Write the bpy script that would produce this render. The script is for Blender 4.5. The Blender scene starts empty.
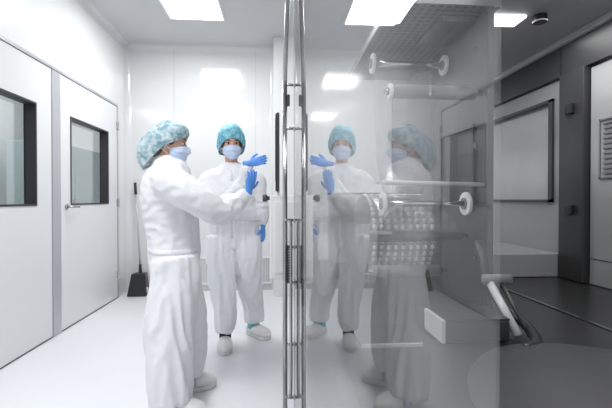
import bpy, bmesh, math, random
from mathutils import Vector, Matrix, noise
from mathutils.bvhtree import BVHTree
random.seed(4)
col = bpy.context.scene.collection
V = Vector
PI = math.pi
CAMZ = 1.13
# ------------------------------------------------------------------ camera
YAW, PITCH, FPX = math.radians(4.1), math.radians(0.59), 390.0
cd = bpy.data.cameras.new('camera'); cam = bpy.data.objects.new('camera', cd); col.objects.link(cam)
cd.sensor_width = 36; cd.lens = FPX / 612 * 36; cd.clip_start = 0.01; cd.clip_end = 60
cam.location = (0, 0, CAMZ); cam.rotation_euler = (PI/2 - PITCH, 0, -YAW)
bpy.context.scene.camera = cam

# ------------------------------------------------------------------ materials
def mat(name, c, rough=.5, metal=0., spec=.5, coat=0., noise_amt=0., nscale=8., stretch=(1,1,1), bump=0., sss=0.):
    m = bpy.data.materials.new(name); m.use_nodes = True
    n = m.node_tree.nodes; l = m.node_tree.links; b = n['Principled BSDF']
    b.inputs['Base Color'].default_value = (*c, 1); b.inputs['Roughness'].default_value = rough
    b.inputs['Metallic'].default_value = metal; b.inputs['Specular IOR Level'].default_value = spec
    b.inputs['Coat Weight'].default_value = coat; b.inputs['Coat Roughness'].default_value = .05
    if sss: b.inputs['Subsurface Weight'].default_value = sss; b.inputs['Subsurface Scale'].default_value = .02
    if noise_amt or bump:
        tc = n.new('ShaderNodeTexCoord'); mp = n.new('ShaderNodeMapping'); mp.inputs['Scale'].default_value = stretch
        tx = n.new('ShaderNodeTexNoise'); tx.inputs['Scale'].default_value = nscale; tx.inputs['Detail'].default_value = 4
        l.new(tc.outputs['Object'], mp.inputs['Vector']); l.new(mp.outputs['Vector'], tx.inputs['Vector'])
        if noise_amt:
            mx = n.new('ShaderNodeMix'); mx.data_type = 'RGBA'
            mx.inputs[6].default_value = (*[max(0, x*(1-noise_amt)) for x in c], 1)
            mx.inputs[7].default_value = (*[min(1, x*(1+noise_amt)) for x in c], 1)
            l.new(tx.outputs['Fac'], mx.inputs[0]); l.new(mx.outputs[2], b.inputs['Base Color'])
        if bump:
            bp = n.new('ShaderNodeBump'); bp.inputs['Strength'].default_value = bump; bp.inputs['Distance'].default_value = .01
            l.new(tx.outputs['Fac'], bp.inputs['Height']); l.new(bp.outputs['Normal'], b.inputs['Normal'])
    return m
def emis(name, c, s):
    m = bpy.data.materials.new(name); m.use_nodes = True; n = m.node_tree.nodes; l = m.node_tree.links
    n.remove(n['Principled BSDF']); e = n.new('ShaderNodeEmission')
    e.inputs[0].default_value = (*c, 1); e.inputs[1].default_value = s
    l.new(e.outputs[0], n['Material Output'].inputs[0]); return m
def pane_mat(name, tint, base, power, rough=0., haze=0.):
    """thin clear sheet: see-through head on, mirror like at grazing angles"""
    m = bpy.data.materials.new(name); m.use_nodes = True; n = m.node_tree.nodes; l = m.node_tree.links
    n.remove(n['Principled BSDF'])
    lw = n.new('ShaderNodeLayerWeight'); lw.inputs['Blend'].default_value = .5
    p = n.new('ShaderNodeMath'); p.operation = 'POWER'; p.inputs[1].default_value = power
    ma = n.new('ShaderNodeMath'); ma.operation = 'MULTIPLY_ADD'; ma.inputs[1].default_value = 1-base; ma.inputs[2].default_value = base
    l.new(lw.outputs['Facing'], p.inputs[0]); l.new(p.outputs[0], ma.inputs[0])
    t = n.new('ShaderNodeBsdfTransparent'); t.inputs[0].default_value = (*tint, 1)
    g = n.new('ShaderNodeBsdfGlossy'); g.inputs['Roughness'].default_value = rough
    mx = n.new('ShaderNodeMixShader')
    src = t.outputs[0]
    if haze:
        d = n.new('ShaderNodeBsdfDiffuse'); d.inputs[0].default_value = (.9,.9,.9,1)
        tc = n.new('ShaderNodeTexCoord'); mp = n.new('ShaderNodeMapping'); mp.inputs['Scale'].default_value = (1, 9, 1.2)
        tx = n.new('ShaderNodeTexNoise'); tx.inputs['Scale'].default_value = 2.5; tx.inputs['Detail'].default_value = 5
        l.new(tc.outputs['Object'], mp.inputs[0]); l.new(mp.outputs[0], tx.inputs['Vector'])
        mr = n.new('ShaderNodeMapRange'); mr.inputs[1].default_value = .35; mr.inputs[2].default_value = .7
        mr.inputs[3].default_value = haze*.3; mr.inputs[4].default_value = haze*1.6
        l.new(tx.outputs['Fac'], mr.inputs[0])
        m0 = n.new('ShaderNodeMixShader'); l.new(mr.outputs[0], m0.inputs[0])
        l.new(t.outputs[0], m0.inputs[1]); l.new(d.outputs[0], m0.inputs[2]); src = m0.outputs[0]
    l.new(ma.outputs[0], mx.inputs[0]); l.new(src, mx.inputs[1]); l.new(g.outputs[0], mx.inputs[2])
    l.new(mx.outputs[0], n['Material Output'].inputs[0]); return m
def cap_mat(name, c, clear):
    m = mat(name, c, .6); n = m.node_tree.nodes; l = m.node_tree.links; b = n['Principled BSDF']
    tc = n.new('ShaderNodeTexCoord'); tx = n.new('ShaderNodeTexNoise'); tx.inputs['Scale'].default_value = 26; tx.inputs['Detail'].default_value = 6; tx.inputs['Distortion'].default_value = .9
    l.new(tc.outputs['Object'], tx.inputs['Vector'])
    mx = n.new('ShaderNodeMix'); mx.data_type = 'RGBA'
    mx.inputs[6].default_value = (c[0]*.45, c[1]*.62, c[2]*.7, 1); mx.inputs[7].default_value = (min(1,c[0]*1.75), min(1,c[1]*1.25), min(1,c[2]*1.18), 1)
    mr = n.new('ShaderNodeMapRange'); mr.inputs[1].default_value = .35; mr.inputs[2].default_value = .65
    l.new(tx.outputs['Fac'], mr.inputs[0]); l.new(mr.outputs[0], mx.inputs[0]); l.new(mx.outputs[2], b.inputs['Base Color'])
    t = n.new('ShaderNodeBsdfTransparent'); s = n.new('ShaderNodeMixShader'); s.inputs[0].default_value = clear
    l.new(b.outputs[0], s.inputs[1]); l.new(t.outputs[0], s.inputs[2]); l.new(s.outputs[0], n['Material Output'].inputs[0])
    return m
M = dict(
    wall=mat('wall_panel_white', (.80,.81,.82), .22, spec=.4, coat=.35, noise_amt=.02, nscale=1.5),
    backwall=mat('wall_panel_back', (.72,.73,.74), .12, spec=.5, coat=.6, noise_amt=.02, nscale=1.5),
    ceil=mat('ceiling_white', (.62,.63,.64), .5, noise_amt=.03, nscale=2),
    floor=mat('floor_epoxy', (.80,.81,.84), .28, spec=.4, noise_amt=.05, nscale=1.3),
    door=mat('door_white', (.74,.75,.76), .25, spec=.4, coat=.3, noise_amt=.02, nscale=2),
    alu=mat('aluminium_trim', (.50,.51,.54), .35, metal=.5, noise_amt=.06, nscale=10, stretch=(1,1,.1)),
    gap=mat('dark_joint', (.10,.10,.11), .6, noise_amt=.1),
    black=mat('black_plastic', (.018,.018,.02), .35, noise_amt=.1),
    frame=mat('window_frame_dark', (.035,.035,.038), .4, noise_amt=.1),
    steel=mat('stainless_steel', (.60,.60,.61), .22, metal=1, noise_amt=.08, nscale=14, stretch=(1,1,.08)),
    chrome=mat('polished_steel', (.40,.40,.41), .12, metal=1, noise_amt=.03),
    dsteel=mat('dark_brushed_steel', (.11,.11,.113), .34, metal=.85, noise_amt=.25, nscale=7, stretch=(1,2,.12)),
    bench2=mat('bench_cover', (.07,.07,.073), .5, metal=.4, noise_amt=.2, nscale=4),
    encl=mat('enclosure_grey', (.35,.35,.355), .35, noise_amt=.05, nscale=3),
    encpane=mat('enclosure_window_film', (.42,.42,.425), .12, coat=.5, noise_amt=.05),
    bench=mat('bench_steel', (.09,.09,.093), .3, metal=.75, noise_amt=.25, nscale=4, stretch=(1,1,1)),
    dgrey=mat('dark_grey_paint', (.04,.04,.042), .4, noise_amt=.1),
    canopy=mat('canopy_grey', (.36,.36,.365), .35, noise_amt=.08),
    mgrey=mat('mid_grey_paint', (.20,.20,.205), .4, noise_amt=.08),
    lgrey=mat('light_grey_paint', (.55,.55,.56), .35, noise_amt=.05),
    white=mat('white_plastic', (.85,.85,.85), .3, noise_amt=.02),
    cloth=mat('coverall_fabric', (.86,.87,.90), .85, spec=.15, noise_amt=.02, nscale=30, bump=.15),
    clothseam=mat('coverall_seam', (.72,.73,.77), .85, spec=.15, noise_amt=.02),
    glove=mat('nitrile_glove', (.10,.30,.80), .4, noise_amt=.08, nscale=30),
    mask=mat('mask_fabric', (.62,.72,.92), .8, spec=.2, noise_amt=.03, nscale=40),
    maskedge=mat('mask_loop', (.88,.9,.95), .8, noise_amt=.02),
    skin=mat('skin', (.68,.40,.30), .5, sss=.15, noise_amt=.05, nscale=20),
    hair=mat('brown_hair', (.13,.075,.05), .55, noise_amt=.3, nscale=40, stretch=(1,1,.2)),
    eyew=mat('eye_white', (.8,.8,.8), .2, noise_amt=.01), eyed=mat('eye_iris', (.03,.025,.02), .15, noise_amt=.01),
    brow=mat('brow_hair', (.09,.05,.035), .7, noise_amt=.2),
    sock=mat('black_sock', (.012,.012,.014), .9, noise_amt=.1), teal=mat('teal_overshoe', (.20,.55,.58), .7, noise_amt=.15, nscale=30),
    shoe=mat('white_clog', (.84,.84,.82), .35, noise_amt=.03), sole=mat('clog_sole', (.74,.74,.73), .6, noise_amt=.05),
    strap=mat('clog_strap', (.55,.58,.68), .5, noise_amt=.05),
    capA=cap_mat('teal_cap_clear', (.44,.68,.74), .14), capB=cap_mat('teal_cap_dense', (.20,.60,.74), .06),
    glass=pane_mat('guard_glass', (.96,.965,.965), .035, 5.2, haze=.025),
    winglass=pane_mat('window_glass', (.9,.92,.92), .08, 3.),
    lamp=emis('lamp_diffuser', (1,1,1), 9), mglint=emis('lamp_glint_glow', (1,1,1), 3.0),  # the second glows to imitate a reflected lamp
    film=mat('blister_film', (.34,.34,.35), .18, spec=.8, coat=.6, noise_amt=.05),
    tealcab=mat('pale_teal_cabinet', (.60,.72,.72), .4, noise_amt=.03),
    red=mat('switch_grey', (.06,.06,.07), .3, noise_amt=.05),
)
# perforated sheet material: dark round holes
def perf():
    m = mat('perforated_steel', (.23,.23,.235), .35, metal=.8); n = m.node_tree.nodes; l = m.node_tree.links; b = n['Principled BSDF']
    tc = n.new('ShaderNodeTexCoord'); mp = n.new('ShaderNodeMapping'); mp.inputs['Scale'].default_value = (40,40,40)
    vo = n.new('ShaderNodeTexVoronoi'); vo.inputs['Randomness'].default_value = 0; vo.inputs['Scale'].default_value = 1
    cr = n.new('ShaderNodeValToRGB'); cr.color_ramp.elements[0].position = .28; cr.color_ramp.elements[1].position = .33
    cr.color_ramp.elements[0].color = (.04,.04,.04,1); cr.color_ramp.elements[1].color = (.16,.16,.165,1)
    l.new(tc.outputs['Object'], mp.inputs[0]); l.new(mp.outputs[0], vo.inputs['Vector']); l.new(vo.outputs['Distance'], cr.inputs[0]); l.new(cr.outputs[0], b.inputs['Base Color'])
    return m
M['perf'] = perf()

# ------------------------------------------------------------------ helpers
def obj(name, bm, m, parent=None, smooth=False, bevel=0):
    me = bpy.data.meshes.new(name)
    bmesh.ops.recalc_face_normals(bm, faces=bm.faces[:])
    bm.to_mesh(me); bm.free()
    return objm(name, me, m, parent, smooth, bevel)
def objm(name, me, m, parent=None, smooth=False, bevel=0):
    o = bpy.data.objects.new(name, me); col.objects.link(o)
    me.materials.clear(); me.materials.append(M[m] if isinstance(m, str) else m)
    if smooth:
        for p in me.polygons: p.use_smooth = True
    if parent is not None:
        r = parent
        mw = Matrix.Identity(4)
        chain = []
        while r is not None: chain.append(r); r = r.parent
        for c in reversed(chain): mw = mw @ c.matrix_basis
        me.transform(mw.inverted()); o.parent = parent
    if bevel:
        b = o.modifiers.new('bevel', 'BEVEL'); b.width = bevel; b.segments = 2; b.limit_method = 'ANGLE'
    return o
def thing(name, label, cat, loc=(0,0,0), rotz=0, group=None):
    o = bpy.data.objects.new(name, None); col.objects.link(o); o.location = loc; o.rotation_euler = (0,0,rotz)
    o.empty_display_size = .1
    o['label'] = label; o['category'] = cat
    if group: o['group'] = group
    return o
def tag(o, label, cat, group=None):
    o['label'] = label; o['category'] = cat
    if group: o['group'] = group
    return o
def struct(o): o['kind'] = 'structure'; return o
def box(bm, x0, x1, y0, y1, z0, z1, rot=None):
    c = V(((x0+x1)/2, (y0+y1)/2, (z0+z1)/2)); s = V((abs(x1-x0), abs(y1-y0), abs(z1-z0)))
    mtx = Matrix.Translation(c) @ (rot.to_4x4() if rot else Matrix.Identity(4)) @ Matrix.Diagonal((*s, 1))
    bmesh.ops.create_cube(bm, size=1, matrix=mtx); return bm
def B(*a, **k): return box(bmesh.new(), *a, **k)
def cyl(bm, p0, p1, r0, r1=None, seg=24):
    p0, p1 = V(p0), V(p1); r1 = r0 if r1 is None else r1; d = p1-p0
    mtx = Matrix.Translation((p0+p1)/2) @ d.to_track_quat('Z', 'Y').to_matrix().to_4x4()
    bmesh.ops.create_cone(bm, cap_ends=True, segments=seg, radius1=r0, radius2=r1, depth=d.length, matrix=mtx); return bm
def C(*a, **k): return cyl(bmesh.new(), *a, **k)
def ball(bm, c, r, rot=None, seg=24):
    if not hasattr(r, '__len__'): r = (r, r, r)
    mtx = Matrix.Translation(V(c)) @ (rot.to_4x4() if rot else Matrix.Identity(4)) @ Matrix.Diagonal((*r, 1))
    bmesh.ops.create_uvsphere(bm, u_segments=seg, v_segments=seg//2, radius=1, matrix=mtx); return bm
def crom(ps, sub):
    """Catmull-Rom on rows of floats"""
    if len(ps) < 3: sub = max(sub, 2)
    out = []; n = len(ps)
    for i in range(n-1):
        p0, p1, p2, p3 = ps[max(i-1,0)], ps[i], ps[i+1], ps[min(i+2,n-1)]
        for k in range(sub):
            t = k/sub
            out.append([.5*((2*b)+(-a+c)*t+(2*a-5*b+4*c-d)*t*t+(-a+3*b-3*c+d)*t**3) for a,b,c,d in zip(p0,p1,p2,p3)])
    out.append(list(ps[-1])); return out
def tube(bm, pts, ref=V((1,0,0)), seg=20, sub=5, power=2.0):
    """pts rows: (Vector, a, b): a = half width along ref, b = half width across it. Closed, elliptical loft."""
    rows = crom([[*p, a, b] for p, a, b in pts], sub)
    rings = []
    for i, r in enumerate(rows):
        c = V(r[:3]); a = V(rows[max(i-1,0)][:3]); b = V(rows[min(i+1,len(rows)-1)][:3])
        t = (b-a); t = t.normalized() if t.length > 1e-9 else V((0,0,1))
        u = ref - t*ref.dot(t); u = u.normalized() if u.length > 1e-4 else t.orthogonal().normalized()
        w = t.cross(u)
        ring = []
        for k in range(seg):
            an = 2*PI*k/seg; ca, sa = math.cos(an), math.sin(an)
            if power != 2:
                ca = math.copysign(abs(ca)**(2/power), ca); sa = math.copysign(abs(sa)**(2/power), sa)
            ring.append(bm.verts.new(c + u*(r[3]*ca) + w*(r[4]*sa)))
        rings.append(ring)
    for A, Bq in zip(rings, rings[1:]):
        for k in range(seg): bm.faces.new((A[k], A[(k+1)%seg], Bq[(k+1)%seg], Bq[k]))
    bm.faces.new(rings[0][::-1]); bm.faces.new(rings[-1]); return bm
def rtube(bm, pts, r, seg=12, sub=5): return tube(bm, [(V(p), r, r) for p in pts], V((.31,.2,.93)), seg, sub)
def remesh(bm, voxel, smooth_it=3, fac=.5):
    bmesh.ops.recalc_face_normals(bm, faces=bm.faces[:])
    me = bpy.data.meshes.new('tmp'); bm.to_mesh(me); bm.free()
    o = bpy.data.objects.new('tmp', me); col.objects.link(o)
    r = o.modifiers.new('r', 'REMESH'); r.mode = 'VOXEL'; r.voxel_size = voxel
    if smooth_it: s = o.modifiers.new('s', 'SMOOTH'); s.iterations = smooth_it; s.factor = fac
    dg = bpy.context.evaluated_depsgraph_get()
    res = bpy.data.meshes.new_from_object(o.evaluated_get(dg)); bpy.data.objects.remove(o)
    return res
def displace(me, fn):
    nr = [v.normal.copy() for v in me.vertices]
    for v, n in zip(me.vertices, nr): v.co += n * fn(v.co, n)
    me.update()

# ------------------------------------------------------------------ room shell
XL, YB, ZC, XR = -1.85, 4.93, 3.02, 3.2
struct(obj('floor', B(-4.2, XR, -1.6, 7.6, -.1, 0), 'floor'))
struct(obj('ceiling', B(-4.2, XR, -1.0, 7.6, ZC, ZC+.1), 'ceil'))
struct(obj('wall_back', B(XL-.08, XR, YB, YB+.1, 0, ZC), 'backwall'))
bm = bmesh.new()
D1, D2 = (2.05, 3.33), (3.46, 4.63)          # door leaves along the left wall
DT = 2.20
box(bm, XL-.09, XL, -1.6, D1[0]-.03, 0, ZC); box(bm, XL-.09, XL, D1[0]-.03, YB, DT+.02, ZC)
box(bm, XL-.09, XL, D2[1]+.03, YB, 0, DT+.02)
struct(obj('wall_left', bm, 'wall'))
struct(obj('wall_right', B(XR-.1, XR, -1.6, YB, 0, ZC), 'wall'))
struct(obj('wall_corridor', B(-4.1, -4.0, -1.6, 7.6, 0, ZC), 'wall'))
struct(obj('trim_1', B(XL-.06, XL+.012, 3.335, 3.455, 0, DT), 'alu', bevel=.004))
struct(obj('trim_2', B(XL-.02, XL+.014, D1[0]-.03, D2[1]+.03, DT+.003, DT+.03), 'alu', bevel=.003))
struct(obj('trim_3', B(XL-.02, XL+.012, D2[1]+.004, D2[1]+.03, 0, DT), 'alu', bevel=.003))
# coved corners (quarter round posts and ceiling coves)
def cove(name, p, axis, length, sx, sy, r=.07):
    bm = bmesh.new(); prof = [(0,0),(r,0)]
    for k in range(1,8):
        a = PI/2*k/8; prof.append((r-r*math.sin(a), r-r*math.cos(a)))
    prof.append((0,r)); vs=[]
    for t in (0, length):
        ring=[]
        for a,b in prof:
            if axis=='z': q=V((p[0]+sx*a, p[1]+sy*b, p[2]+t))
            elif axis=='y': q=V((p[0]+sx*a, p[1]+t, p[2]+sy*b))
            else: q=V((p[0]+t, p[1]+sx*a, p[2]+sy*b))
            ring.append(bm.verts.new(q))
        vs.append(ring)
    n=len(prof)
    for k in range(n): bm.faces.new((vs[0][k],vs[0][(k+1)%n],vs[1][(k+1)%n],vs[1][k]))
    bm.faces.new(vs[0]); bm.faces.new(vs[1][::-1])
    return struct(obj(name, bm, 'backwall'))
cove('trim_4', (XL, YB, 0), 'z', ZC, 1, -1)
cove('trim_5', (XL, -1.6, ZC), 'y', YB+1.6, 1, -1)
cove('trim_6', (XL, YB, ZC), 'x', 1.8, -1, -1)
XP = -.052                                     # face of the technical partition beyond the machine
cove('trim_7', (XP, YB-.0, 0), 'z', ZC, -1, -1, .05)
struct(obj('wall_partition', B(XP, 2.6, 4.55, YB, 0, ZC), 'wall'))
struct(obj('baseboard_back', B(XL+.05, XP-.04, YB-.012, YB, 0, .06), 'lgrey'))
struct(obj('baseboard_left', B(XL, XL+.006, -1.6, D1[0]-.03, 0, .06), 'lgrey'))
# vertical panel joints on the back wall
bm = bmesh.new()
for x in (-1.28, -.28): box(bm, x-.003, x+.003, YB-.002, YB, .06, ZC-.05)
struct(obj('trim_8', bm, 'lgrey'))

def wall_door(name, y0, y1, wy0, wy1, hy, hinge_y):
    t = struct(thing(name, 'x', 'door', (XL, (y0+y1)/2, 0))); del t['label']; del t['category']
    x0, x1 = XL-.045, XL+.004; wz0, wz1 = 1.085, 1.875
    bm = bmesh.new()
    box(bm, x0, x1, y0, wy0, .012, DT); box(bm, x0, x1, wy1, y1, .012, DT)
    box(bm, x0, x1, wy0, wy1, .012, wz0); box(bm, x0, x1, wy0, wy1, wz1, DT)
    obj('door_leaf', bm, 'door', t)
    bm = bmesh.new(); f = .014; xo = XL-.08
    box(bm, xo, x1+.006, wy0, wy0+f, wz0, wz1); box(bm, xo, x1+.006, wy1-f, wy1, wz0, wz1)
    box(bm, xo, x1+.006, wy0+f, wy1-f, wz0, wz0+f); box(bm, xo, x1+.006, wy0+f, wy1-f, wz1-f, wz1)
    fr = obj('window_frame', bm, 'frame', t)
    obj('pane', B(xo+.006, xo+.012, wy0+f, wy1-f, wz0+f, wz1-f), 'winglass', fr)
    if hy:
        bm = bmesh.new(); cyl(bm, (x1, hy, 1.07), (x1+.008, hy, 1.07), .026); cyl(bm, (x1, hy, 1.07), (x1+.05, hy, 1.07), .009)
        rtube(bm, [(x1+.05, hy-.004, 1.07), (x1+.052, hy+.05, 1.07), (x1+.05, hy+.12, 1.068)], .009)
        obj('door_handle', bm, 'chrome', t, smooth=True)
    if hinge_y:
        for z in (.27, 1.1, 1.98):
            bm = C((x1+.012, hinge_y, z-.05), (x1+.012, hinge_y, z+.05), .011); box(bm, x1-.002, x1+.008, hinge_y-.035, hinge_y+.03, z-.04, z+.04)
            obj('hinge', bm, 'steel', t)
    obj('threshold_seal', B(x0, x1+.002, y0, y1, .0005, .011), 'gap', t)
    return t
wall_door('door_1', *D1, 2.35, 3.13, None, None)
wall_door('door_2', *D2, 3.62, 4.40, 3.55, 4.64)

# pale cabinet seen through the window of the far door
t = thing('storage_cabinet', 'pale teal cabinet standing in the next room behind the far door window', 'cabinet', (-3.4, 6.4, 0))
obj('carcass', B(-3.7, -3.1, 5.6, 7.3, .05, 1.95), 'tealcab', t, bevel=.01)
obj('plinth', B(-3.65, -3.13, 5.65, 7.25, 0, .05), 'dgrey', t)
for k in range(3):
    d = obj('cabinet_door', B(-3.1, -3.08, 5.62+.56*k, 6.16+.56*k, .08, 1.92), 'tealcab', t, bevel=.004)
    obj('handle', C((-3.06, 6.1+.56*k, .95), (-3.06, 6.1+.56*k, 1.15), .008), 'steel', d)

# ------------------------------------------------------------------ ceiling lamps
def lamp(x0, x1, y0, y1, label):
    t = thing('ceiling_lamp', label, 'lamp', ((x0+x1)/2, (y0+y1)/2, ZC), group='recessed ceiling lamps')
    bm = bmesh.new(); w = .02
    for a in ((x0-w,x0,y0-w,y1+w),(x1,x1+w,y0-w,y1+w),(x0,x1,y0-w,y0),(x0,x1,y1,y1+w)): box(bm, *a, ZC-.012, ZC+.002)
    obj('lamp_frame', bm, 'white', t)
    obj('diffuser', B(x0, x1, y0, y1, ZC-.008, ZC-.002), 'lamp', t)
lamp(-1.10, -.57, 3.40, 4.15, 'square white ceiling lamp above the two people')
lamp(-1.14, -.57, .8, 1.5, 'square ceiling lamp nearer the camera, seen mirrored in the back wall')
lamp(.95, 1.55, .5, 1.6, 'square ceiling lamp added out of view above the machine bench for light')  # unseen lamp, added for more light on this side

# ------------------------------------------------------------------ low return air grilles on the back wall
def grille(x0, x1, z0, z1, label):
    t = thing('air_grille', label, 'vent', ((x0+x1)/2, YB, z0), group='low return air grilles in the back wall')
    bm = bmesh.new(); w = .02; y0, y1 = YB-.02, YB-.001
    box(bm, x0, x0+w, y0, y1, z0, z1); box(bm, x1-w, x1, y0, y1, z0, z1); box(bm, x0+w, x1-w, y0, y1, z0, z0+w); box(bm, x0+w, x1-w, y0, y1, z1-w, z1)
    obj('frame', bm, 'white', t)
    bm = bmesh.new(); x = x0+w+.015
    while x < x1-w-.005: box(bm, x-.004, x+.004, y0+.003, y1, z0+w, z1-w); x += .022
    obj('slats', bm, 'white', t)
    obj('backing', B(x0+w, x1-w, y1-.003, y1, z0+w, z1-w), 'lgrey', t)
grille(-.30, -.08, .08, .42, 'white slatted air grille low on the back wall beside the glass door handle')
grille(-1.02, -.74, .08, .42, 'white slatted air grille low on the back wall between the two people')

# ------------------------------------------------------------------ long handled dustpan by the corner
t = thing('dustpan', 'black long-handled dustpan leaning in the corner by the far door', 'dustpan', (-1.645, 4.77, 0))
c = V((-1.645, 4.77, 0))
bm = bmesh.new()
prof = [(-.115,-.11),(.115,-.11),(.10,.06),(-.10,.06)]
def shell(bm, prof, z0, z1, top=.86):
    lo=[bm.verts.new(c+V((x,y,z0))) for x,y in prof]; hi=[bm.verts.new(c+V((x*top,max(y,-.05),z1))) for x,y in prof]
    bm.faces.new(lo[::-1]); bm.faces.new(hi)
    for k in range(4): bm.faces.new((lo[k],lo[(k+1)%4],hi[(k+1)%4],hi[k]))
shell(bm, prof, .004, .26, .72)
obj('pan', bm, 'black', t, bevel=.012)
bm = bmesh.new(); cyl(bm, c+V((0,.02,.24)), c+V((-.004,.03,.36)), .022, .014)
obj('socket', bm, 'black', t)
obj('pole', C(c+V((-.004,.03,.34)), c+V((-.075,.09,1.24)), .011), 'alu', t, smooth=True)
obj('grip', C(c+V((-.073,.088,1.20)), c+V((-.083,.097,1.34)), .016), 'black', t, smooth=True)
obj('hinge_clip', B(c.x+.075, c.x+.108, c.y-.08, c.y-.04, .03, .10), 'tealcab', t)

# ------------------------------------------------------------------ people
def hand(t, wrist, d, thumb_dir, curl=.35, spread=.10, cuff=.06, s=1., label=None, pose=None, side=1):
    """gloved hand. d: wrist->fingers, thumb_dir: side of the thumb."""
    d = d.normalized(); y = (thumb_dir - d*thumb_dir.dot(d)).normalized(); z = d.cross(y)*side   # z: one face of the hand
    R = Matrix((d, y, z)).transposed()
    P = lambda x, yy, zz: wrist + R @ (V((x, yy, zz))*s)
    bm = bmesh.new()
    tube(bm, [(P(-cuff,0,0), .036*s, .030*s), (P(-.02,0,0), .030*s, .024*s), (P(.01,0,0), .029*s, .019*s), (P(.05,-.002,0), .038*s, .017*s), (P(.085,-.002,0), .040*s, .014*s), (P(.098,-.002,0), .034*s, .010*s)], y, 20)
    ls = [(.029, .072, .0092), (.010, .080, .0096), (-.010, .075, .0092), (-.029, .060, .0082)]
    for i, (yy, L, r) in enumerate(ls):
        cu = curl*(1+.18*i) if pose is None else pose[i]
        a = spread*(1.5-i)*.5; p = P(.088, yy, 0); pts = [(P(.07, yy*.9, 0), r*s, r*s), (p, r*s, r*s)]
        ang = 0
        for k, (f, rr) in enumerate(((.42,1),(.32,.93),(.26,.80))):
            ang += cu*(.8 if k == 0 else 1.05)
            p = p + R @ (V((math.cos(ang), math.sin(a), -math.sin(ang)))*L*f*s); pts.append((p, r*rr*s, r*rr*s))
        pts.append((p + (pts[-1][0]-pts[-2][0]).normalized()*.006*s, r*.4*s, r*.4*s))
        tube(bm, pts, y, 12, 4)
    # thumb
    pts = [(P(.018,.014,-.002), .012*s, .012*s), (P(.040,.040,-.010), .0125*s, .0125*s), (P(.062,.058,-.020), .0105*s, .0105*s), (P(.084,.066,-.028), .009*s, .009*s), (P(.090,.068,-.030), .004*s, .004*s)]
    tube(bm, pts, y, 12, 4)
    me = remesh(bm, .0032, 2)
    g = objm('glove', me, 'glove', t, smooth=True)
    return g

def head_frame(F, up):
    F = F.normalized(); L = up.cross(F).normalized(); U = F.cross(L)
    return Matrix((F, L, U)).transposed()

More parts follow.
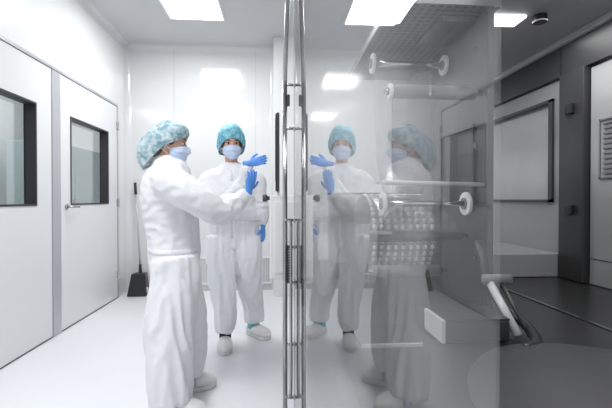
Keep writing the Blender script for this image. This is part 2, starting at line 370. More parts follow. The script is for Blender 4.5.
def build_person(label, base, F, H, headF, headUp, torso, neck, arms, legs, feet, capkind, capmat, belt, hem_r):
    """all positions in world metres; F = facing"""
    t = thing('person', label, 'person', base, math.atan2(F.y, F.x))
    L = V((0,0,1)).cross(F).normalized()
    R = head_frame(headF, headUp); hp = lambda x, y, z: H + R @ V((x, y, z))
    # --- body: one continuous surface (head, neck, trunk, arms, legs)
    bm = bmesh.new()
    ball(bm, hp(-.012,0,.032), (.098,.077,.098) if capkind != 'bag' else (.097,.077,.090), R, 32)
    ball(bm, hp(.018,0,-.025), (.073,.064,.092), R, 32)
    ball(bm, hp(.045,0,-.088), (.038,.042,.030), R)
    ball(bm, hp(-.005,0,-.060), (.062,.060,.050), R)
    for s in (-1,1):
        ball(bm, hp(-.008, s*.079, -.012), (.017,.011,.031), R)
        ball(bm, hp(.062, s*.034, -.030), (.022,.020,.020), R)
    ball(bm, hp(.074,0,.030), (.022,.050,.014), R)
    tube(bm, [(hp(.084,0,.012), .008,.008), (hp(.098,0,-.014), .010,.010), (hp(.106,0,-.034), .014,.012), (hp(.098,0,-.044), .012,.008)], R @ V((0,1,0)), 14)
    tube(bm, [(hp(-.018,0,-.02), .055,.056), (hp(-.022,0,-.10), .050,.053), (neck, .052,.055), (neck+V((0,0,-.08)), .075,.075)], L, 24)
    tube(bm, [(p, a*.80, b*.78) for p, a, b in torso], L, 28)
    for a in arms: tube(bm, [(p, r*.62, r*.62) for p, r in a['pts']], V((0,0,1)), 16)
    for lg in legs: tube(bm, [(p, r*.72, r*.72) for p, r in lg], F, 18)
    for f in feet:
        an, toe = f['ankle'], f['dir'].normalized()
        tube(bm, [(an+V((0,0,.12)), .040,.040), (an+V((0,0,.0)), .034,.036), (an+V((0,0,-.035)), .034,.034)], toe, 14)
        tube(bm, [(an+V((0,0,-.055))-toe*.045, .026,.028), (an+V((0,0,-.05)), .030,.034), (an+V((0,0,-.062))+toe*.08, .034,.024), (an+V((0,0,-.068))+toe*.15, .030,.014)], V((0,0,1)).cross(toe), 14)
    me = remesh(bm, .007, 3)
    body = objm('body', me, 'skin', t, smooth=True)
    # BVH for face (world coordinates)
    mw = Matrix.Translation(V(base)) @ Matrix.Rotation(math.atan2(F.y, F.x), 4, 'Z')
    bvh = BVHTree.FromPolygons([mw @ v.co for v in me.vertices], [tuple(p.vertices) for p in me.polygons])
    # --- eyes and brows
    for s in (-1,1):
        e = obj('eye', ball(bmesh.new(), hp(.0775, s*.031, .006), (.010,.0145,.0075), R), 'eyew', t, smooth=True)
        obj('iris', ball(bmesh.new(), hp(.0865, s*.031, .006), (.003,.0062,.0062), R), 'eyed', e, smooth=True)
        bm = bmesh.new(); tube(bm, [(hp(.090, s*.014, .026), .002,.003), (hp(.091, s*.030, .032), .0025,.0042), (hp(.080, s*.050, .027), .002,.002)], R @ V((1,0,0)), 8)
        obj('eyebrow', bm, 'brow', t, smooth=True)
        bm = bmesh.new(); tube(bm, [(hp(.0855, s*.017, .008), .0015,.0015), (hp(.0895, s*.031, .0135), .002,.002), (hp(.0795, s*.046, .008), .0015,.0015)], R @ V((1,0,0)), 8)
        obj('eyelid', bm, 'brow', t, smooth=True)
    # --- hair under the cap
    bm = bmesh.new()
    ball(bm, hp(-.016,0,.034), (.098,.083,.099) if capkind != 'bag' else (.096,.080,.088), R, 28); ball(bm, hp(-.055,0,-.02), (.055,.070,.07), R, 20)
    for s in (-1,1): ball(bm, hp(.012, s*.072, .005) if capkind != 'bag' else hp(.018, s*.070, .022), (.020,.010,.035) if capkind != 'bag' else (.016,.010,.030), R)
    if capkind == 'bag': ball(bm, hp(-.10,0,-.03), (.045,.045,.045), R, 20)
    objm('hair', remesh(bm, .008, 3), 'hair', t, smooth=True)
    # --- mask: cast onto the face
    nu, nv = 29, 15; grid = []
    bm = bmesh.new()
    for j in range(nv):
        q = j/(nv-1); row = []
        for i in range(nu):
            s = 2*i/(nu-1)-1; th = s*math.radians(74)
            ztop = -.006 - .026*abs(s)**1.6; zbot = -.124 + .048*abs(s)**1.5
            z = ztop + (zbot-ztop)*q
            dr = V((math.cos(th), math.sin(th), 0)); o_ = hp(-.005, 0, z*.92) 
            dw = R @ dr
            hit = bvh.ray_cast(o_ + dw*.3, -dw, .3)
            rr = (hit[0]-o_).length if hit[0] else .06
            rr = max(rr, .074*(1-.35*abs(s)) if q > .75 else 0)
            row.append([o_, dw, rr, z])
        grid.append(row)
    for _ in range(4):
        g2 = [[grid[j][i][2] for i in range(nu)] for j in range(nv)]
        for j in range(nv):
            for i in range(nu):
                nb = [g2[a][b] for a, b in ((j-1,i),(j+1,i),(j,i-1),(j,i+1)) if 0 <= a < nv and 0 <= b < nu]
                grid[j][i][2] = max(g2[j][i]*.5 + sum(nb)/len(nb)*.5, g2[j][i]-.004)
    vs = []
    for j in range(nv):
        q = j/(nv-1); puff = .010 + .010*math.sin(PI*q) + .003*math.sin(q*PI*7)
        vs.append([bm.verts.new(o_ + dw*(rr + puff*(1-.7*(abs(2*i/(nu-1)-1))**3))) for i, (o_, dw, rr, z) in enumerate(grid[j])])
    for j in range(nv-1):
        for i in range(nu-1): bm.faces.new((vs[j][i], vs[j][i+1], vs[j+1][i+1], vs[j+1][i]))
    edge = [[v.co.copy() for v in (vs[1][k], vs[nv-2][k])] for k in (0, nu-1)]
    mk = obj('face_mask', bm, 'mask', t, smooth=True)
    sm = mk.modifiers.new('solid', 'SOLIDIFY'); sm.thickness = .0016
    for s, (a, b) in zip((-1,1), edge):
        bm = bmesh.new(); ear = hp(-.030, s*.088, -.004)
        rtube(bm, [a, (a+ear)/2 + R @ V((0,s*.010,.006)), ear + R @ V((0,0,.020)), ear + R @ V((-.006,0,-.005)), ear + R @ V((.004,0,-.030)), b], .0018, 8)
        obj('ear_loop', bm, 'maskedge', mk, smooth=True)
    # --- bouffant cap
    bm = bmesh.new(); nt, nph = 72, 40; rings = []
    for j in range(nph+1):
        q = j/nph; ring = []
        for i in range(nt):
            th = 2*PI*i/nt; cx = math.cos(th)
            zr = .052 if capkind != 'bag' else .050
            # rim height follows the hairline: forehead high, nape low
            w = (1-cx)/2
            rim = zr*(1-w) + (-.070)*w - (.035 if capkind != 'bag' else .004)*math.sin(PI*w)*.9
            phi = q*PI/2
            top = .165 if capkind != 'bag' else .130
            rad = math.cos(phi)**.62; z = rim + (top-rim)*math.sin(phi)**1.05
            rx, ry = .112, .098
            swell = 1 + .16*math.sin(PI*min(1,q*1.3))**.8
            x = -.014 + cx*rx*rad*swell; y = math.sin(th)*ry*rad*swell
            if capkind == 'bag':                     # heavy bag of hair hanging at the back
                bk = max(0, -cx)**1.2
                x -= bk*.040*rad*(.05+1.05*math.sin(PI*min(1,.08+q*1.3)))
                z -= bk*.085*(1-q)**1.2
                z -= .005*math.sin(PI*w)*(1-q)
                y *= 1+.12*bk
            p = hp(x, y, z)
            pl = 1 if q > .08 else .5
            f = .010*noise.noise(V((x,y,z))*16) + .0045*abs(noise.noise(V((th*3.0, q*4, 1.3)))) + .005*noise.noise(V((math.cos(th)*7, math.sin(th)*7, q*2.5)))+.003*noise.noise(V((x,y,z))*60)
            if q < .12: f += .003*math.sin(th*26)
            p += (p-hp(-.02,0,.02)).normalized()*f*pl
            ring.append(bm.verts.new(p))
        rings.append(ring)
    for A, Bq in zip(rings, rings[1:]):
        for i in range(nt): bm.faces.new((A[i], A[(i+1)%nt], Bq[(i+1)%nt], Bq[i]))
    rim_pts = [v.co.copy() for v in rings[0]]
    bmesh.ops.remove_doubles(bm, verts=rings[-1], dist=.002)
    cp = obj('bouffant_cap', bm, capmat, t, smooth=True)
    bm = bmesh.new(); rp = rim_pts[::3]; rtube(bm, rp + [rp[0]], .004, 8, 3); obj('elastic_band', bm, capmat, cp, smooth=True)
    # --- coverall
    bm = bmesh.new()
    tube(bm, torso, L, 36)
    tube(bm, [(neck+V((0,0,-.09)), .095,.092), (neck+V((0,0,-.03)), .072,.072), (neck+V((0,0,.012)), .062,.063)], L, 28)
    for a in arms: tube(bm, [(p, r, r) for p, r in a['pts']], V((0,0,1)), 22)
    for lg in legs: tube(bm, [(p, r, r*1.0) for p, r in lg], F, 26)
    me = remesh(bm, .0095, 4)
    joints = []
    for a in arms: joints += [(a['pts'][len(a['pts'])//2][0], .16)]
    for lg in legs: joints += [(lg[len(lg)//2][0], .16), (lg[-1][0], .20), (lg[0][0], .2)]
    seed = V((base[0]*7, base[1]*3, 0))
    def cloth(p, n):
        k = .45
        for j, r in joints:
            d = (p-j).length
            if d < r: k += .9*(1-d/r)
        # long soft vertical folds on trunk and legs, diagonal ones at joints
        q = V((p.x*15, p.y*15, p.z*3.2)) + seed
        f = (1-2*abs(noise.noise(q)))*.55
        q2 = V((p.x*9+p.z*9, p.y*9, p.z*17-p.x*6)) + seed*2
        f2 = (1-2.4*abs(noise.noise(q2)))
        low = min(1, max(0, (belt.z+.05-p.z)/.15))
        q3 = V((p.x*17, p.y*17, p.z*2.0+p.x*2)) + seed*3
        f3 = 1-2.2*abs(noise.noise(q3))
        return .016*k*(f-.25) + .011*k*(f2-.3)*(1-.75*low) + .014*low*(f3-.3) + .003*noise.noise(p*30)
    displace(me, cloth)
    cv = objm('coverall', me, 'cloth', t, smooth=True)
    # waist seam, belt loop ring pulled from the coverall
    def ring_on(me_, z, out, hgt, name, m, center, parent, rmax=.30, nrm=V((0,0,1))):
        bv = BVHTree.FromPolygons([mw @ v.co for v in me_.vertices], [tuple(p.vertices) for p in me_.polygons])
        b = bmesh.new(); n = 64; a0 = []; u = nrm.orthogonal().normalized(); w = nrm.cross(u)
        for k in range(n):
            an = 2*PI*k/n; dr = u*math.cos(an)+w*math.sin(an); rowv = []
            for dz in (-hgt/2, 0, hgt/2):
                o_ = center + nrm*dz
                hit = bv.ray_cast(o_, dr, rmax)
                rr = (hit[0]-o_).length if hit[0] else .1
                rowv.append(o_ + dr*(rr+out))
            a0.append([b.verts.new(q) for q in rowv])
        for k in range(n):
            for j in range(2): b.faces.new((a0[k][j], a0[(k+1)%n][j], a0[(k+1)%n][j+1], a0[k][j+1]))
        o = obj(name, b, m, parent, smooth=True)
        s_ = o.modifiers.new('s', 'SOLIDIFY'); s_.thickness = .002
        return o
    ring_on(me, belt.z, .0015, .030, 'waistband', 'cloth', belt, cv)
    # zip line down the front
    bm = bmesh.new(); bv = BVHTree.FromPolygons([mw @ v.co for v in me.vertices], [tuple(p.vertices) for p in me.polygons])
    pts = []
    for k in range(14):
        z = neck.z-.06 - k*.04; cc = V((neck.x, neck.y, z))
        hit = bv.ray_cast(cc + F*.5, -F, .5)
        if hit[0]: pts.append(hit[0] + F*.001)
    if len(pts) > 3:
        tube(bm, [(p, .009, .002) for p in pts], L, 8, 2); obj('zip_flap', bm, 'clothseam', cv, smooth=True)
    for a in arms:
        hand(t, **a['hand'])
    # --- socks and clogs
    for f in feet:
        an, toe = f['ankle'], f['dir'].normalized(); side = V((0,0,1)).cross(toe)
        bm = bmesh.new(); tube(bm, [(an+V((0,0,.11)), .046,.046), (an+V((0,0,.02)), .042,.045), (an+V((0,0,-.04)), .040,.043)], toe, 20)
        obj('sock', bm, f.get('sock', 'sock'), t, smooth=True)
        if f.get('cover'):
            bm = bmesh.new(); tube(bm, [(an+V((0,0,.055)), .050,.052), (an+V((0,0,.02))-toe*.006, .050,.052), (an+V((0,0,-.02))-toe*.012, .046,.050)], toe, 20)
            ob = obj('overshoe_cuff', bm, 'teal', t, smooth=True)
        z0 = an.z
        G = lambda x, y, z: V((an.x, an.y, 0)) + toe*x + side*(y*1.12) + V((0,0,z))
        bm = bmesh.new()
        tube(bm, [(G(-.075,0,.048), .020,.016), (G(-.060,0,.050), .038,.030), (G(-.02,0,.052), .042,.034), (G(.04,0,.058), .051,.044), (G(.09,0,.056), .058,.042), (G(.135,0,.048), .055,.033), (G(.165,0,.038), .036,.020), (G(.177,0,.034), .016,.009)], side, 24, 6)
        objm('clog', remesh(bm, .0045, 3), 'shoe', t, smooth=True)
        bm = bmesh.new()
        out = [(-.078,.022),(-.06,.036),(-.02,.040),(.03,.040),(.08,.050),(.13,.049),(.165,.032),(.18,.010)]
        out = [(x,y) for x,y in out] + [(x,-y) for x,y in reversed(out)]
        lo=[bm.verts.new(G(x*.98,y*.96,.001)) for x,y in out]; mi=[bm.verts.new(G(x,y,.016)) for x,y in out]; hi=[bm.verts.new(G(x*.98,y*.98,.032)) for x,y in out]
        n=len(out)
        for A_,B_ in ((lo,mi),(mi,hi)):
            for k in range(n): bm.faces.new((A_[k],A_[(k+1)%n],B_[(k+1)%n],B_[k]))
        bm.faces.new(lo[::-1]); bm.faces.new(hi)
        obj('clog_sole', bm, 'sole', t, bevel=.003)
        if f.get('strap'):
            bm = bmesh.new()
            tube(bm, [(G(.03,-.049,.040), .008,.002), (G(.032,-.040,.078), .008,.002), (G(.035,0,.100), .008,.002), (G(.032,.040,.078), .008,.002), (G(.03,.049,.040), .008,.002)], toe, 8)
            tube(bm, [(G(-.01,-.045,.046), .006,.002), (G(.01,-.040,.074), .006,.002), (G(.02,0,.098), .006,.002), (G(.01,.040,.074), .006,.002), (G(-.01,.045,.046), .006,.002)], toe, 8)
            obj('clog_strap', bm, 'strap', t, smooth=True)
    return t

UP = V((0,0,1))
# ---- person nearer the camera: faces the machine (+X), back three-quarters towards us
F1 = V((1, .22, 0)).normalized(); L1 = UP.cross(F1)
b1 = V((-.60, 2.32, 0))
def T1(z, f, l): return V((b1.x, b1.y, z)) + F1*f + L1*l
H1 = T1(1.452, -.028, 0)
torso1 = [(T1(.70,.0,0), .150,.125), (T1(.80,.0,0), .172,.145), (T1(.90,-.005,0), .168,.142), (T1(1.0,-.015,0), .170,.150), (T1(1.12,-.03,0), .185,.158), (T1(1.22,-.035,0), .190,.145), (T1(1.30,-.03,0), .165,.115), (T1(1.35,-.035,0), .105,.085), (T1(1.375,-.035,0), .070,.070)]
wr1 = V((-.175, 2.36, 1.185))
arm1r = [(T1(1.245,-.03,-.115), .100), (T1(1.215,.0,-.185), .094), (T1(1.13,.13,-.215), .084), (T1(1.075,.235,-.17), .078), (T1(1.10,.32,-.10), .066), (wr1+V((-.05,0,-.055)), .048), (wr1+V((-.006,0,-.008)), .042)]
wl1 = T1(.82,.06,.26)
arm1l = [(T1(1.27,-.02,.12), .085), (T1(1.22,.0,.19), .078), (T1(1.10,.0,.235), .070), (T1(1.0,.01,.25), .060), (T1(.90,.04,.258), .050), (wl1, .044)]
an1r = V((-.545, 2.05, .085)); an1l = V((-.535, 2.33, .085))
legs1 = [
    [(T1(.80,.0,-.075), .135), (T1(.66,.01,-.095), .132), (V((-.590,2.17,.45)), .128), (V((-.570,2.10,.24)), .114), (V((-.555,2.055,.07)), .102)],
    [(T1(.80,.0,.075), .130), (T1(.66,.01,.085), .122), (V((-.55,2.35,.45)), .120), (V((-.535,2.34,.24)), .106), (V((-.545,2.335,.115)), .090)],
]
build_person('person with large puffy teal hair cap seen from the side, white coverall, reaching right', tuple(b1), F1, H1, V((1,.10,-.06)), V((.05,0,1)),
    torso1, T1(1.372,-.03,0),
    [dict(pts=arm1r, hand=dict(wrist=wr1, d=V((.22,.02,1)), thumb_dir=V((1,.5,-.1)), side=-1, curl=.16, spread=.07, cuff=.05, s=.80)),
     dict(pts=arm1l, hand=dict(wrist=wl1+V((.003,0,-.015)), d=V((.15,0,-1)), thumb_dir=V((1,-.2,0)), side=-1, curl=.4, s=.92))],
    legs1, [dict(ankle=an1r, dir=V((1,-.05,0)), strap=True, sock='cloth'), dict(ankle=an1l, dir=V((.8,.45,0)), strap=True, sock='cloth')],
    'bag', 'capA', T1(.845,0,0), .1)
# ---- person further back: faces us
F2 = V((.12,-1,0)).normalized(); L2 = UP.cross(F2)
b2 = V((-.345, 3.14, 0))
def T2(z, f, l): return V((b2.x, b2.y, z)) + F2*f + L2*l
H2 = T2(1.560, .03, -.025)
torso2 = [(T2(.76,.0,0), .150,.120), (T2(.86,.0,0), .185,.138), (T2(.96,.0,0), .185,.135), (T2(1.06,.0,-.01), .178,.130), (T2(1.2,-.0,-.02), .192,.138), (T2(1.30,-.0,-.02), .190,.120), (T2(1.365,-.0,-.02), .150,.095), (T2(1.41,.0,-.022), .085,.075), (T2(1.425,.0,-.022), .066,.066)]
wr2 = V((-.215, 2.76, 1.375))
arm2r = [(T2(1.30,0,-.14), .088), (T2(1.26,.01,-.205), .080), (T2(1.13,.09,-.20), .072), (T2(1.055,.19,-.13), .068), (T2(1.13,.28,-.04), .060), (T2(1.26,.35,.06), .050), (wr2, .042)]
wl2 = T2(.935,.04,.222)
arm2l = [(T2(1.30,0,.10), .086), (T2(1.27,0,.175), .076), (T2(1.14,-.01,.195), .062), (T2(1.05,-.0,.212), .054), (T2(.98,.03,.220), .044), (wl2, .038)]
an2r = V((-.405, 3.02, .085)); an2l = V((-.20, 3.27, .085))
legs2 = [
    [(T2(.84,.0,-.09), .125), (T2(.70,.01,-.10), .118), (V((-.425,3.06,.46)), .097), (V((-.405,3.03,.28)), .080), (V((-.405,3.02,.125)), .072)],
    [(T2(.84,.0,.09), .122), (T2(.70,.01,.095), .114), (V((-.235,3.18,.46)), .096), (V((-.21,3.25,.28)), .080), (V((-.20,3.27,.13)), .074)],
]
build_person('person facing the camera in white coverall, pale blue mask and fitted teal hair cap', tuple(b2), F2, H2, V((.22,-1,-.04)), V((-.02,0,1)),
    torso2, T2(1.418,.008,-.022),
    [dict(pts=arm2r, hand=dict(wrist=wr2+V((.012,-.005,.012)), d=V((.95,-.2,.22)), thumb_dir=V((.1,0,1)), curl=.16, spread=.10, cuff=.05, s=.80)),
     dict(pts=arm2l, hand=dict(wrist=wl2+V((.0,0,-.02)), d=V((.02,-.12,-1)), thumb_dir=V((-.4,-1,0)), side=-1, curl=.30, spread=.02, cuff=.04, s=.90))],
    legs2, [dict(ankle=an2r, dir=V((.10,-1,0))), dict(ankle=an2l, dir=V((.72,-.72,0)), cover=True)],
    'round', 'capB', T2(.98,0,0), .07)

# ------------------------------------------------------------------ the packaging machine behind the glass
GX = .073                                       # plane of the sliding glass guard
t = thing('glass_guard_door', 'tall clear glass guard door of the machine, right beside the camera', 'glass door', (GX, .8, 0))
obj('glass_pane', B(GX, GX+.0012, .1255, 1.78, .10, 2.62), 'glass', t)
bm = B(GX-.002, GX+.010, .1255, 1.79, .06, .10); obj('bottom_rail', bm, 'steel', t)
obj('top_rail', B(GX-.002, GX+.010, .1255, 1.79, 2.62, 2.66), 'steel', t)
obj('edge_strip', B(GX-.001, GX+.006, 1.78, 1.79, .10, 2.62), 'steel', t)
for z in (.25, 2.45):
    obj('roller_foot', C((GX+.005, 1.7, z*0+ (.03 if z < 1 else 2.69)), (GX+.03, 1.7, (.03 if z < 1 else 2.69)), .03), 'dgrey', t)

t = thing('pull_bar', 'long polished steel pull bar standing off the glass door edge', 'handle', (.035, 1.76, 0))
px_, py_ = .031, 1.75
bm = bmesh.new(); cyl(bm, (px_, py_, .12), (px_, py_, 1.66), .0105, seg=24)
rtube(bm, [(px_,py_,1.64),(px_+.002,py_,1.75),(px_+.010,py_,1.95),(px_+.022,py_,2.25)], .0105, 16)
obj('bar', bm, 'chrome', t, smooth=True)
for z in (.24, .48, .76, .92, 1.04, 1.45, 1.645):
    b_ = obj('standoff', C((px_, py_, z), (GX-.0008, py_, z), .0065), 'chrome', t, smooth=True)
    obj('washer', C((GX-.004, py_, z), (GX-.001, py_, z), .013), 'steel', b_, smooth=True)
bm = bmesh.new(); rtube(bm, [(px_,py_-.03,1.04),(px_+.018,py_-.03,1.04),(px_+.026,py_-.03,1.02),(px_+.026,py_-.03,.97),(px_+.026,py_-.03,.6),(px_+.026,py_-.03,.30),(px_+.018,py_-.03,.262),(px_,py_-.03,.26)], .0065, 14)
obj('inner_rail', bm, 'chrome', t, smooth=True)
bm = bmesh.new()
box(bm, px_+.010, px_+.014, py_-.02, py_+.0, .76, .93)
for k in range(14): box(bm, px_+.006, px_+.020, py_-.024, py_+.002, .765+k*.0118, .771+k*.0118)
obj('cable_chain', bm, 'dgrey', t)
obj('latch', B(px_+.008, px_+.022, py_-.012, py_+.012, 1.55, 1.60), 'dgrey', t, bevel=.003)

# control console at the end of the machine with its screen
t = thing('control_console', 'white control box mounted below the dark touch screen', 'control box', (.1, 2.2, .55))
obj('housing', B(-.045, .22, 2.125, 2.29, .70, 1.155), 'white', t, bevel=.006)
obj('access_panel', B(-.02, .20, 2.119, 2.126, .73, 1.12), 'wall', t, bevel=.002)
obj('bracket', B(.10, .30, 2.125, 2.28, .55, .70), 'mgrey', t)
kb = obj('rotary_switch', C((-.046, 2.17, 1.14), (-.062, 2.17, 1.14), .012), 'red', t, smooth=True)
obj('switch_knob', C((-.060, 2.17, 1.14), (-.085, 2.17, 1.14), .020), 'red', kb, smooth=True)
t = thing('touch_screen', 'slim dark touch screen seen edge-on, mounted on top of the white control box', 'screen', (0, 2.18, 1.155))
obj('screen_casing', B(-.008, .008, 2.10, 2.285, 1.175, 1.60), 'dgrey', t, bevel=.004)
obj('screen_bezel', B(-.014, -.008, 2.105, 2.28, 1.18, 1.595), 'black', t, bevel=.002)
obj('screen_glass', B(-.0155, -.0135, 2.125, 2.26, 1.23, 1.57), 'black', t)
obj('foot', B(-.006, .010, 2.15, 2.22, 1.155, 1.176), 'steel', t)

# machine bench (lower body) and back plates
t = thing('machine_bench', 'dark stainless steel machine bench behind the glass', 'machine', (.7, 1.2, 0))
obj('worktop', B(.13, .832, .05, 2.12, .775, .80), 'bench', t, bevel=.003)
obj('rear_worktop', B(.844, 1.40, .05, 2.44, .775, .80), 'bench', t, bevel=.003)
obj('edge_strip', B(.833, .843, .05, 2.12, .790, .803), 'steel', t)
obj('front_skirt', B(.16, .19, .08, 2.1, .05, .774), 'mgrey', t)
obj('rear_skirt', B(1.35, 1.38, .08, 2.1, .05, .774), 'mgrey', t)
obj('end_skirt', B(.19, 1.35, 2.07, 2.1, .05, .774), 'mgrey', t)
obj('plinth', B(.2, 1.34, .12, 2.05, 0, .05), 'dgrey', t)
bm = bmesh.new(); vs = []
# dark rounded cover over the drive, right foreground
for i in range(13):
    a = PI*i/12
    vs.append([(.62-.24*math.sin(a*.5)*0 , 0, 0)])
cover = bmesh.new()
ball(cover, (.56,.50,.80), (.26,.34,.045), None, 32)
bmesh.ops.bisect_plane(cover, geom=cover.verts[:]+cover.edges[:]+cover.faces[:], plane_co=(0,0,.801), plane_no=(0,0,-1), clear_outer=True)
obj('rounded_cover', cover, 'bench2', t, smooth=True); bm.free()

t = thing('forming_plate', 'tall brushed steel back plate of the blister forming station', 'machine plate', (.63, 1.6, .8))
obj('plate', B(.62, .634, 1.12, 2.10, .802, 1.70), 'dsteel', t, bevel=.002)
obj('edge_band', B(.618, .636, 1.112, 1.121, .802, 1.70), 'dsteel', t)
for (y, z) in ((1.18,1.60),(1.18,1.30),(1.18,.95),(2.02,1.60),(2.02,.95),(1.5,1.55)):
    obj('bolt_head', C((.62, y, z), (.612, y, z), .010, seg=6), 'chrome', t)
obj('reflected_window_frame', None or (lambda b: (box(b,.612,.62,1.19,1.198,1.12,1.37), box(b,.612,.62,1.43,1.442,1.12,1.37), box(b,.612,.62,1.198,1.43,1.12,1.128), box(b,.612,.62,1.198,1.43,1.362,1.37), b)[-1])(bmesh.new()), 'dgrey', t)  # added frame imitating the door window's reflection in the glass
t = thing('drive_housing', 'mid grey housing behind the blister drum', 'housing', (.44, 2.05, .80))
obj('housing_body', B(.27, .612, 2.0, 2.10, .802, 1.155), 'mgrey', t, bevel=.01)
obj('housing_lid', B(.262, .614, 1.99, 2.105, 1.156, 1.168), 'dgrey', t, bevel=.003)
t = thing('perforated_hood', 'dark perforated steel hood plate above the rollers', 'hood', (.48, 1.45, 1.70))
obj('hood_plate', B(.335, .66, 1.12, 1.84, 1.702, 1.712), 'perf', t)
obj('hood_lip', B(.33, .336, 1.12, 1.84, 1.702, 1.725), 'steel', t)
obj('front_lip', B(.336, .66, 1.112, 1.12, 1.702, 1.725), 'steel', t)
obj('recess_box', B(.50, .612, 1.16, 1.36, 1.675, 1.701), 'dsteel', t, bevel=.004)
obj('recess_rim', B(.49, .617, 1.15, 1.37, 1.694, 1.7015), 'dgrey', t)

def roller(y, z, x0, x1, r, rd, label, xd0=True, xd1=True, m='steel'):
    t = thing('film_roller', label, 'roller', ((x0+x1)/2, y, z), group='film rollers on the back plate')
    obj('shaft', C((x0-.012, y, z), (.62, y, z), max(.005, r*.35)), 'chrome', t, smooth=True)
    obj('roller_sleeve', C((x0+.004, y, z), (x1-.004, y, z), r), m, t, smooth=True)
    for x, on in ((x0, xd0), (x1, xd1)):
        if on:
            b = bmesh.new(); cyl(b, (x-.005, y, z), (x+.005, y, z), rd, seg=36)
            d = obj('end_disc', b, 'white', t, smooth=False, bevel=.002)
            obj('disc_hub', C((x-.009, y, z), (x-.0045, y, z), rd*.5), 'mgrey', d)
    return t
roller(1.40, 1.625, .343, .608, .011, .036, 'thin guide roller with two white end discs just under the hood')
roller(1.15, 1.455, .335, .60, .021, .023, 'thick grey roller level with the top of the imitated window reflection on the back plate', xd1=False, m='mgrey')
roller(1.22, 1.118, .333, .605, .009, .038, 'thin guide roller with two large white end discs above the blister drum')
roller(1.24, 1.012, .29, .60, .018, .019, 'dark roller directly in front of the blister film drum', False, False, m='dsteel')
roller(1.40, .87, .34, .60, .022, .026, 'low roller under the blister film drum', False, False, m='mgrey')
t = tag(obj('tension_bar', C((.29, 1.13, 1.182), (.62, 1.13, 1.176), .007), 'lgrey', smooth=True), 'pale horizontal tension bar above the large white discs', 'bar')
# drum with blister film
t = thing('blister_drum', 'drum carrying pale blister film with rows of pockets', 'drum', (.48, 1.62, .96))
yc, zc, rd = 1.64, .985, .165
obj('drum_core', C((.352, yc, zc), (.618, yc, zc), rd-.004, seg=64), 'mgrey', t, smooth=False)
obj('drum_hub', C((.335, yc, zc), (.352, yc, zc), .045), 'steel', t, smooth=False)
bm = bmesh.new()
na = 60; a0, a1 = math.radians(60), math.radians(290)
for i in range(na):
    for x0, x1 in ((.356,.614),):
        pa, pb = a0+(a1-a0)*i/na, a0+(a1-a0)*(i+1)/na
        q = [bm.verts.new((x, yc+rd*math.cos(a), zc+rd*math.sin(a))) for a in (pa,pb) for x in (x0,x1)]
        bm.faces.new((q[0],q[1],q[3],q[2]))
bmesh.ops.remove_doubles(bm, verts=bm.verts[:], dist=1e-5)
fl = obj('blister_film', bm, 'film', t, smooth=True)
bm = bmesh.new()
for i in range(25):
    a = a0+(a1-a0)*(i+.5)/25
    for k in range(9):
        x = .371+k*.0285
        p = V((x, yc+rd*math.cos(a), zc+rd*math.sin(a)))
        rot = Matrix.Rotation(a, 3, 'X')
        ball(bm, p, (.0085, .0075, .0112), rot, 10)
pk = obj('blister_pockets', bm, 'white', fl, smooth=True)
# film webs running up to the rollers
def web(name, pts, x0, x1, m, label):
    rows = crom([list(p) for p in pts], 6); b = bmesh.new(); pr = None
    for y, z in rows:
        cu = (b.verts.new((x0,y,z)), b.verts.new((x1,y,z)))
        if pr: b.faces.new((pr[0],pr[1],cu[1],cu[0]))
        pr = cu
    o = obj(name, b, m, smooth=True); s_ = o.modifiers.new('s','SOLIDIFY'); s_.thickness = .0008
    return tag(o, label, 'film')
M['clear'] = pane_mat('clear_film', (.96,.96,.97), .04, 3.5, rough=.2, haze=.10)
web('film_web', [(1.255,1.027),(1.33,1.08),(1.50,1.14),(1.58,1.151)], .36, .60, 'clear', 'clear film web running from the dark roller onto the drum')
web('film_web', [(1.39,1.600),(1.38,1.40),(1.33,1.24),(1.233,1.13)], .345, .56, 'clear', 'clear film web hanging from the top roller to the disc roller')

# discharge chute block, rods and guide rail
t = thing('discharge_block', 'dark rectangular block with pale front face on the bench', 'block', (.45, .91, .80))
obj('block_body', B(.382, .535, .863, .965, .802, .851), 'dgrey', t, bevel=.003)
obj('front_face', B(.372, .381, .860, .968, .802, .855), 'lgrey', t, bevel=.002)
obj('cover_plate', B(.382, .535, .863, .965, .8512, .855), 'bench', t)
t = thing('guide_tray', 'flat dark tray with a thin bright front rail lying on the bench', 'tray', (.26, .92, .80))
obj('guide_rail', B(.185, .325, .852, .857, .8005, .808), 'lgrey', t)
obj('tray_plate', B(.185, .325, .858, 1.0, .8005, .806), 'dgrey', t)
t = thing('sloping_lever', 'slanted pair of steel rods beside the back plate', 'lever', (.575, .93, .80))
obj('rod', C((.560, 1.0, .915), (.560, .87, .812), .010), 'lgrey', t, smooth=True)
obj('rod', C((.590, 1.0, .915), (.590, .87, .810), .006), 'dgrey', t, smooth=True)
obj('pivot', C((.545, 1.0, .918), (.619, 1.0, .918), .014), 'mgrey', t, smooth=True)
bm = bmesh.new(); rtube(bm, [(.600,1.13,1.0),(.585,1.08,.97),(.575,1.03,.90),(.585,.97,.85),(.60,.90,.825),(.57,.82,.816),(.52,.78,.816)], .012, 14, 6)
tag(obj('hose', bm, 'black', smooth=True), 'black hose curling down from the back plate onto the bench', 'hose')

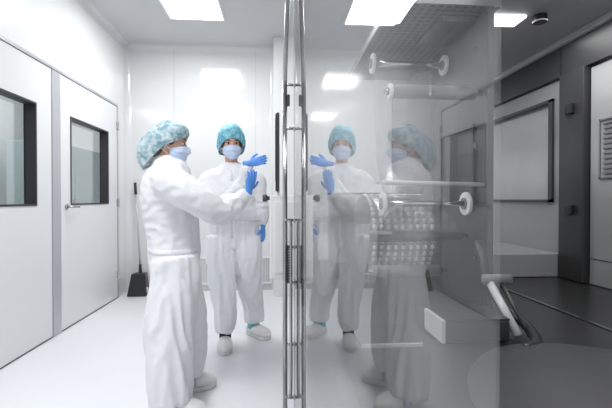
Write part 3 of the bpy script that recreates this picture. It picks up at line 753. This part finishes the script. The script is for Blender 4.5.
# right-hand enclosure seen past the plate
XE = 1.22
t = thing('machine_enclosure', 'dark grey rear enclosure wall of the machine with a framed window', 'enclosure', (XE, 1.6, .8))
zt = 1.785
wy0, wy1, wz0, wz1 = 1.646, 2.36, 1.12, 1.578
bm = bmesh.new()
box(bm, XE, XE+.03, 1.58, wy0, .802, 1.65); box(bm, XE, XE+.03, wy1, 2.44, .802, 1.65)
box(bm, XE, XE+.03, wy0, wy1, .802, wz0); box(bm, XE, XE+.03, wy0, wy1, wz1, 1.65)
obj('wall_panel', bm, 'encl', t)
obj('low_step', B(.86, XE-.001, 1.585, 2.42, .802, .90), 'encl', t, bevel=.003)
bm = bmesh.new(); f=.012
box(bm, XE-.012, XE+.03, wy0, wy0+f*2, wz0, wz1); box(bm, XE-.012, XE+.03, wy1-f, wy1, wz0, wz1); box(bm, XE-.012, XE+.03, wy0, wy1, wz0, wz0+f); box(bm, XE-.012, XE+.03, wy0, wy1, wz1-f, wz1)
fr = obj('window_frame', bm, 'dgrey', t)
obj('pane', B(XE+.022, XE+.028, wy0+f, wy1-f, wz0+f, wz1-f), 'encpane', fr)
obj('beam', B(XE-.02, XE+.05, .6, 2.44, 1.655, zt), 'dgrey', t)
obj('beam_joint', B(XE-.022, XE-.018, 1.58, 1.587, 1.655, zt), 'black', t)
obj('column', B(XE-.03, XE+.06, 1.446, 1.58, .802, 1.655), 'dgrey', t, bevel=.004)
for z in (1.09, 1.50): obj('column_hinge', B(XE-.045, XE-.03, 1.49, 1.53, z-.02, z+.02), 'black', t, bevel=.003)
obj('canopy', B(.66, XE+.05, .6, 2.44, 1.80, 1.82), 'canopy', t)
obj('canopy_rail', B(XE-.045, XE-.02, .6, 2.44, 1.778, 1.80), 'lgrey', t, bevel=.003)
ml = obj('canopy_lamp_glint', B(.70, .90, 1.36, 1.44, 1.792, 1.7995), 'mglint', t, bevel=.002)  # added glowing plate, stands in for a lamp's reflection
obj('cable_gland', C((.95,1.36,1.80),(.95,1.36,1.775), .024), 'black', t)
t = thing('switch_cabinet', 'pale grey cabinet door with a small louvred panel at the far right', 'cabinet', (XE, 1.2, .8))
obj('cabinet_door', B(XE-.005, XE+.03, .85, 1.44, .802, 1.645), 'encpane', t, bevel=.003)
obj('cabinet_seam', B(XE-.006, XE-.004, .85, 1.435, .90, .903), 'dgrey', t)
bm = bmesh.new(); gy0, gy1, gz0, gz1 = 1.05, 1.395, 1.21, 1.434
box(bm, XE-.010, XE-.005, gy0, gy1, gz0, gz0+.006); box(bm, XE-.010, XE-.005, gy0, gy1, gz1-.006, gz1); box(bm, XE-.010, XE-.005, gy0, gy0+.006, gz0, gz1); box(bm, XE-.010, XE-.005, gy1-.006, gy1, gz0, gz1)
fr = obj('louvre_frame', bm, 'mgrey', t)
bm = bmesh.new()
for k in range(11): box(bm, XE-.011, XE-.005, gy0+.02, gy1-.02, gz0+.018+k*.0185, gz0+.026+k*.0185)
obj('louvre_slats', bm, 'mgrey', fr)

# ------------------------------------------------------------------ light
w = bpy.data.worlds.new('world'); bpy.context.scene.world = w; w.use_nodes = True
bg = w.node_tree.nodes['Background']; bg.inputs[0].default_value = (.95,.97,1,1); bg.inputs[1].default_value = .62
def area(name, loc, size, power, rot=(0,0,0), c=(1,1,1)):
    d = bpy.data.lights.new(name, 'AREA'); d.shape = 'RECTANGLE'; d.size, d.size_y = size; d.energy = power; d.color = c
    o = bpy.data.objects.new(name, d); col.objects.link(o); o.location = loc; o.rotation_euler = rot; return o
area('lamp_light', (-.855, 3.7, ZC-.03), (.55,.68), 17)
area('lamp_light', (-.855, 1.15, ZC-.03), (.55,.68), 17)
area('machine_fill', (.95, 1.3, 1.78), (.4,.5), 3)  # added fill to brighten the roller discs, no fixture of its own
area('corridor_light', (-3.2, 4.5, ZC-.05), (1.2,3), 25)
sc = bpy.context.scene
sc.view_settings.view_transform = 'Standard'; sc.view_settings.exposure = 0.42
sc.cycles.max_bounces = 10; sc.cycles.transparent_max_bounces = 16; sc.cycles.use_denoising = True
